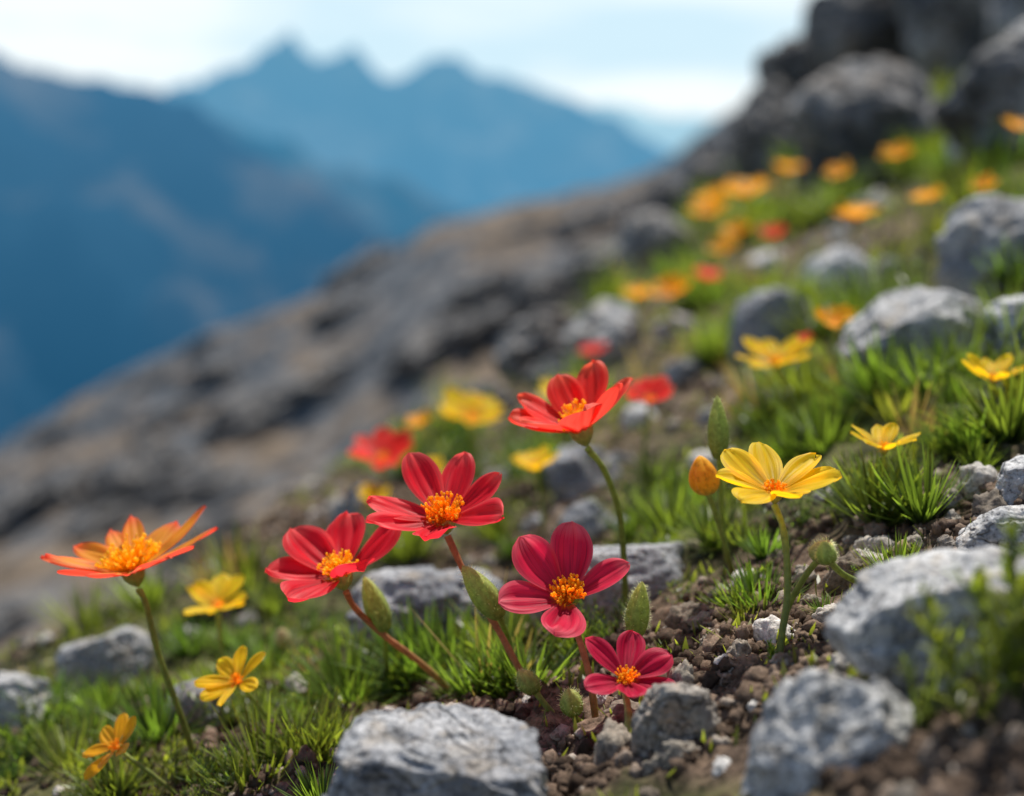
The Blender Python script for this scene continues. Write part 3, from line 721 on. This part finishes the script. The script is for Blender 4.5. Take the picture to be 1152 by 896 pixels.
flower([(612, 618), (609, 572), (602, 527)], (-.1, -.2, .95), [10, 50, 95, 140, 180, 225, 275, 325], 30, .50, D(20), D(36), .2,
       MP_YEL, M_STAM, "yellow cup flower on thin stem", 14, None, .18, 24, group=GY, stem_r=.0011)
FAR = [(245, 682, 76, 'y', .045), (530, 472, 76, 'y', .05), (430, 517, 78, 'r', .05), (730, 452, 62, 'r', .05), (482, 535, 50, 'y', .04),
       (632, 445, 52, 'y', .05), (420, 563, 40, 'y', .03), (472, 478, 34, 'g', .05), (755, 331, 50, 'g', .05), (718, 334, 38, 'g', .05), (940, 362, 44, 'g', .04),
       (870, 266, 34, 'r', .06), (964, 245, 48, 'g', .05), (1045, 224, 36, 'g', .05), (1108, 211, 32, 'g', .05), (1009, 176, 36, 'g', .08), (945, 197, 34, 'g', .09),
       (886, 192, 34, 'g', .09), (1143, 144, 34, 'g', .08), (840, 219, 54, 'g', .09), (797, 240, 44, 'g', .09), (815, 281, 34, 'g', .05), (795, 313, 34, 'r', .04),
       (668, 398, 34, 'r', .04), (828, 262, 32, 'g', .06), (905, 385, 24, 'r', .03), (800, 225, 36, 'g', .1), (318, 650, 24, 'r', .03)]
for i, (px, py, w, k, off) in enumerate(FAR):
    y = ray(px, py, off) or 3.0
    y = min(y, 4.0)
    hp = P(px, py, y); gx = hp.x+random.uniform(-.006, .008); gz = float(H(gx, y, False)[0])
    if hp.z-gz > .22: gz = hp.z-.22
    root = Vector((gx, y, gz-.003)); mid = root.lerp(hp, .5)+Vector((random.uniform(-.003, .003), 0, 0))
    mt = {'y': MP_YEL, 'g': MP_YELO, 'r': MP_REDO}[k]
    nm = {'y': "yellow flower on thin stem among grass", 'g': "golden orange flower on thin stem among grass", 'r': "orange red flower on thin stem among grass"}[k]
    build_flower([root, mid, hp], (random.uniform(-.35, .15), random.uniform(-.45, -.1), .9), [45*j+random.uniform(-5, 5) for j in range(8)], w*y/FPX*.54, .56, D(22), D(28), .2,
                 mt, M_STAMO, nm, 400+i, .19, 20, .0013, group=GY if k != 'r' else "orange red alpine flowers", split=False)
# ------------------------------------------------------------ buds
def bud(stem_px, Lpx, wpx, ax, mat, label, seed, depth=None, hairy=0, stem_r=.0011, smat=None):
    rx_, ry_ = stem_px[0]; dr = ray(rx_, ry_) or .5; depth = depth or dr
    pts = [P(x, y, dr+(depth-dr)*i/(len(stem_px)-1)) for i, (x, y) in enumerate(stem_px)]
    root = pts[0]-Vector((0, 0, .003)); p = [q-root for q in pts]; p[0] = Vector((0, 0, 0))
    E = obj("flower_bud", None, label=label, category="flower bud", group="closed flower buds"); E.location = root
    sp = spline(p, 24); V, F, U = tube(sp, [stem_r*(1-.1*i/len(sp)) for i in range(len(sp))], 10)
    obj("stem", mesh_np("stem", V, F, U), smat or M_STEMG, E)
    n, a, b = frame(ax); Lw = Lpx*1.1*depth/FPX; W = wpx*1.1*depth/FPX/2; V = []; U = []; ns = 40; nv = 22
    for i in range(nv+1):
        t = i/nv; rr_ = W*(math.sin(math.pi*min(1, .06+.94*t)**.75))**.7 if i < nv else 0.00002
        for k in range(ns+1):
            q = 2*math.pi*k/ns+.6*t; lob = 1-.22*(1-abs(math.sin(2.5*q))**.6)
            V.append(tuple((a*math.cos(q)+b*math.sin(q))*rr_*lob+n*(t*Lw-W*.3))); U.append((k/ns, t))
    h = obj("bud", mesh_np("bud", V, grid_faces(nv+1, ns+1)[:, ::-1], U), mat, E); h.location = p[-1]
    if hairy:
        A_ = Acc(); r = random.Random(seed)
        for _ in range(hairy):
            t = r.uniform(.05, .95); q = r.uniform(0, 6.28); rr_ = W*(math.sin(math.pi*(.06+.94*t)**.75))**.7*.95
            o_ = a*math.cos(q)+b*math.sin(q); pb = o_*rr_+n*(t*Lw-W*.3); tip = pb+(o_+n*r.uniform(.1, .8)).normalized()*W*r.uniform(.18, .42)
            sd = n.cross(o_)*W*.016
            A_.add([tuple(pb-sd), tuple(pb+sd), tuple(tip+sd*.3), tuple(tip-sd*.3)], [[0, 1, 2, 3]], [(.9, .5), (.9, .5), (.9, 1), (.9, 1)])
        hh = obj("bud_hairs", A_.mesh("bud_hairs"), M_HAIR, E); hh.location = p[-1]
bud([(820, 640), (812, 580), (809, 512)], 66, 23, (-.05, 0, 1), M_BUDG, "tall green bud on upright stem", 1, .50, 160)
bud([(826, 645), (812, 600), (795, 550)], 42, 33, (-.25, -.1, 1), M_BUDO, "orange yellow bud about to open", 2, .49)
bud([(585, 765), (572, 720), (560, 690)], 70, 30, (-.55, -.1, .8), M_BUDG, "plump green bud beside red flower stem", 3, .465, 300)
bud([(436, 775), (434, 735), (432, 705)], 62, 27, (-.35, 0, .95), M_BUDG, "green bud under a red flower", 4, .50, 160)
bud([(708, 770), (712, 735), (715, 712)], 62, 26, (.1, -.1, 1), M_BUDG, "hairy green bud beside rose red flower", 5, .46, 400)
bud([(876, 735), (884, 690), (905, 650), (922, 628)], 27, 29, (.35, -.2, .8), M_BUDP, "round hairy bud on arching stem", 6, .43, 380)
bud([(1002, 668), (975, 660), (948, 646), (932, 630)], 26, 22, (-.3, -.2, .8), M_BUDG, "small green bud on curving stem", 7, .425, 180)
bud([(640, 812), (615, 795), (600, 775)], 32, 24, (-.5, -.2, .7), M_BUDG, "small round bud near the soil", 8, .455, 160)
bud([(655, 825), (648, 812), (645, 800)], 34, 26, (-.2, -.3, .9), M_BUDG, "small round bud near the soil", 9, .44, 160)
bud([(1022, 645), (1018, 632), (1015, 622)], 18, 18, (0, -.2, 1), M_BUDP, "tiny pinkish bud on low plant", 10, None, 40)
bud([(322, 765), (320, 740), (318, 725)], 22, 18, (0, -.2, 1), M_BUDP, "tiny pinkish bud on low plant", 11, None, 40)
bud([(105, 905), (104, 898), (103, 892)], 24, 22, (0, -.2, 1), M_BUDP, "tiny pinkish bud on low plant", 12, None, 40)
# ------------------------------------------------------------ leafy sprigs
def sprig(root, hgt, lean, seed, label, nst=5, mat=M_SPRIG, nl=3, lw=1.0):
    r = random.Random(seed); E = obj("leafy_plant", None, label=label, category="plant", group="leafy sprigs"); E.location = root
    A_ = Acc(); S_ = Acc()
    for i in range(nst):
        q = r.uniform(0, 6.28); sp_ = r.uniform(.15, .8)
        top = Vector((math.cos(q)*sp_*hgt+lean*hgt, math.sin(q)*sp_*hgt*.7, hgt*r.uniform(.6, 1)))
        pts = spline([Vector((0, 0, -.003)), top*.5+Vector((r.uniform(-.05, .05)*hgt, 0, .08*hgt)), top], 16)
        V, F, U = tube(pts, [hgt*.012]*len(pts), 6); S_.add(V, F, U)
        for j, p in enumerate(pts[2:]):
            for _ in range(nl):
                blade(A_, p[:], r.uniform(0, 6.28), r.uniform(.2, 1.1), hgt*r.uniform(.12, .22), hgt*.045*lw, r.uniform(-.5, .5), r.random(), 4)
    obj("stem", S_.mesh("stem"), M_STEMG, E); obj("foliage", A_.mesh("foliage"), mat, E)
for i, (px, py, h) in enumerate([(1085, 905, .034), (1140, 880, .040), (1030, 900, .024), (1170, 860, .036), (1110, 860, .026)]):
    y = ray(px, py)*1.06; a_, _ = pdir(px, py); x_ = a_*y
    sprig(Vector((x_, y, float(H(x_, y)[0]))), h, .0, 50+i, "bright green leafy plant beside pale stone", 4, nl=2, lw=.9)
for i, (px, py, h) in enumerate([(870, 775, .014), (1015, 655, .012), (30, 870, .03), (380, 770, .022), (325, 790, .02), (845, 675, .014), (1060, 480, .03), (760, 590, .025), (480, 760, .016), (980, 670, .01)]):
    y = ray(px, py); p = P(px, py, y); sprig(p, h, 0, 80+i, "small leafy plant on stony soil", 5)
# ------------------------------------------------------------ light
SD = Vector((.12, .38, .91)).normalized()
el = math.asin(SD.z); rot = math.atan2(SD.x, SD.y)
sl = bpy.data.lights.new("sun", 'SUN'); sl.energy = 5.0; sl.angle = math.radians(.5); sl.color = (1, .95, .86)
so = bpy.data.objects.new("sun", sl); COL.objects.link(so); so.rotation_euler = SD.to_track_quat('Z', 'Y').to_euler()
W = bpy.data.worlds.new("World"); scene.world = W; W.use_nodes = True; nt = W.node_tree; nt.nodes.clear()
o = nt.nodes.new("ShaderNodeOutputWorld"); bg = nt.nodes.new("ShaderNodeBackground"); bg.inputs[1].default_value = .11
sk = nt.nodes.new("ShaderNodeTexSky"); sk.sky_type = 'NISHITA'; sk.sun_disc = False; sk.sun_elevation = el; sk.sun_rotation = rot
tc = nt.nodes.new("ShaderNodeTexCoord"); mp = nt.nodes.new("ShaderNodeMapping"); mp.inputs["Scale"].default_value = (1.6, 1.6, 9); mp.inputs["Location"].default_value = (.35, 0, .4)
mp.inputs["Rotation"].default_value = (0, .12, 0)
no = nt.nodes.new("ShaderNodeTexNoise"); no.inputs["Scale"].default_value = 2.2; no.inputs["Detail"].default_value = 6
rp = nt.nodes.new("ShaderNodeValToRGB"); rp.color_ramp.elements[0].position = .38; rp.color_ramp.elements[1].position = .54
rp.color_ramp.elements[0].color = (0.15, 0.15, 0.15, 1); rp.color_ramp.elements[1].color = (1, 1, 1, 1)
k = nt.links.new
hzm = nt.nodes.new("ShaderNodeMix"); hzm.data_type = 'RGBA'; hzm.inputs[6].default_value = (5.6, 7.8, 9.0, 1); hzm.inputs[7].default_value = (9.1, 9.8, 10.0, 1)
mx = nt.nodes.new("ShaderNodeMix"); mx.data_type = 'RGBA'
sxyz = nt.nodes.new("ShaderNodeSeparateXYZ"); k(tc.outputs["Generated"], sxyz.inputs[0])
def mrange(src, a, b, c, d):
    q = nt.nodes.new("ShaderNodeMapRange"); q.inputs[1].default_value = a; q.inputs[2].default_value = b; q.inputs[3].default_value = c; q.inputs[4].default_value = d
    k(src, q.inputs[0]); return q.outputs[0]
def mul(a, b):
    q = nt.nodes.new("ShaderNodeMath"); q.operation = 'MULTIPLY'; k(a, q.inputs[0]); k(b, q.inputs[1]); return q.outputs[0]
fac = mul(mul(mrange(sxyz.outputs[2], .20, .40, .95, .03), mrange(sxyz.outputs[2], -.06, 0, 0, 1)), mrange(sxyz.outputs[1], 0, .6, .05, 1))
k(tc.outputs["Generated"], mp.inputs[0]); k(mp.outputs[0], no.inputs["Vector"]); k(no.outputs[0], rp.inputs[0]); k(rp.outputs[0], hzm.inputs[0])
k(fac, mx.inputs[0]); k(sk.outputs[0], mx.inputs[6]); k(hzm.outputs[2], mx.inputs[7]); k(mx.outputs[2], bg.inputs[0]); k(bg.outputs[0], o.inputs[0])
scene.view_settings.view_transform = 'Standard'; scene.view_settings.look = 'None'; scene.view_settings.exposure = 0
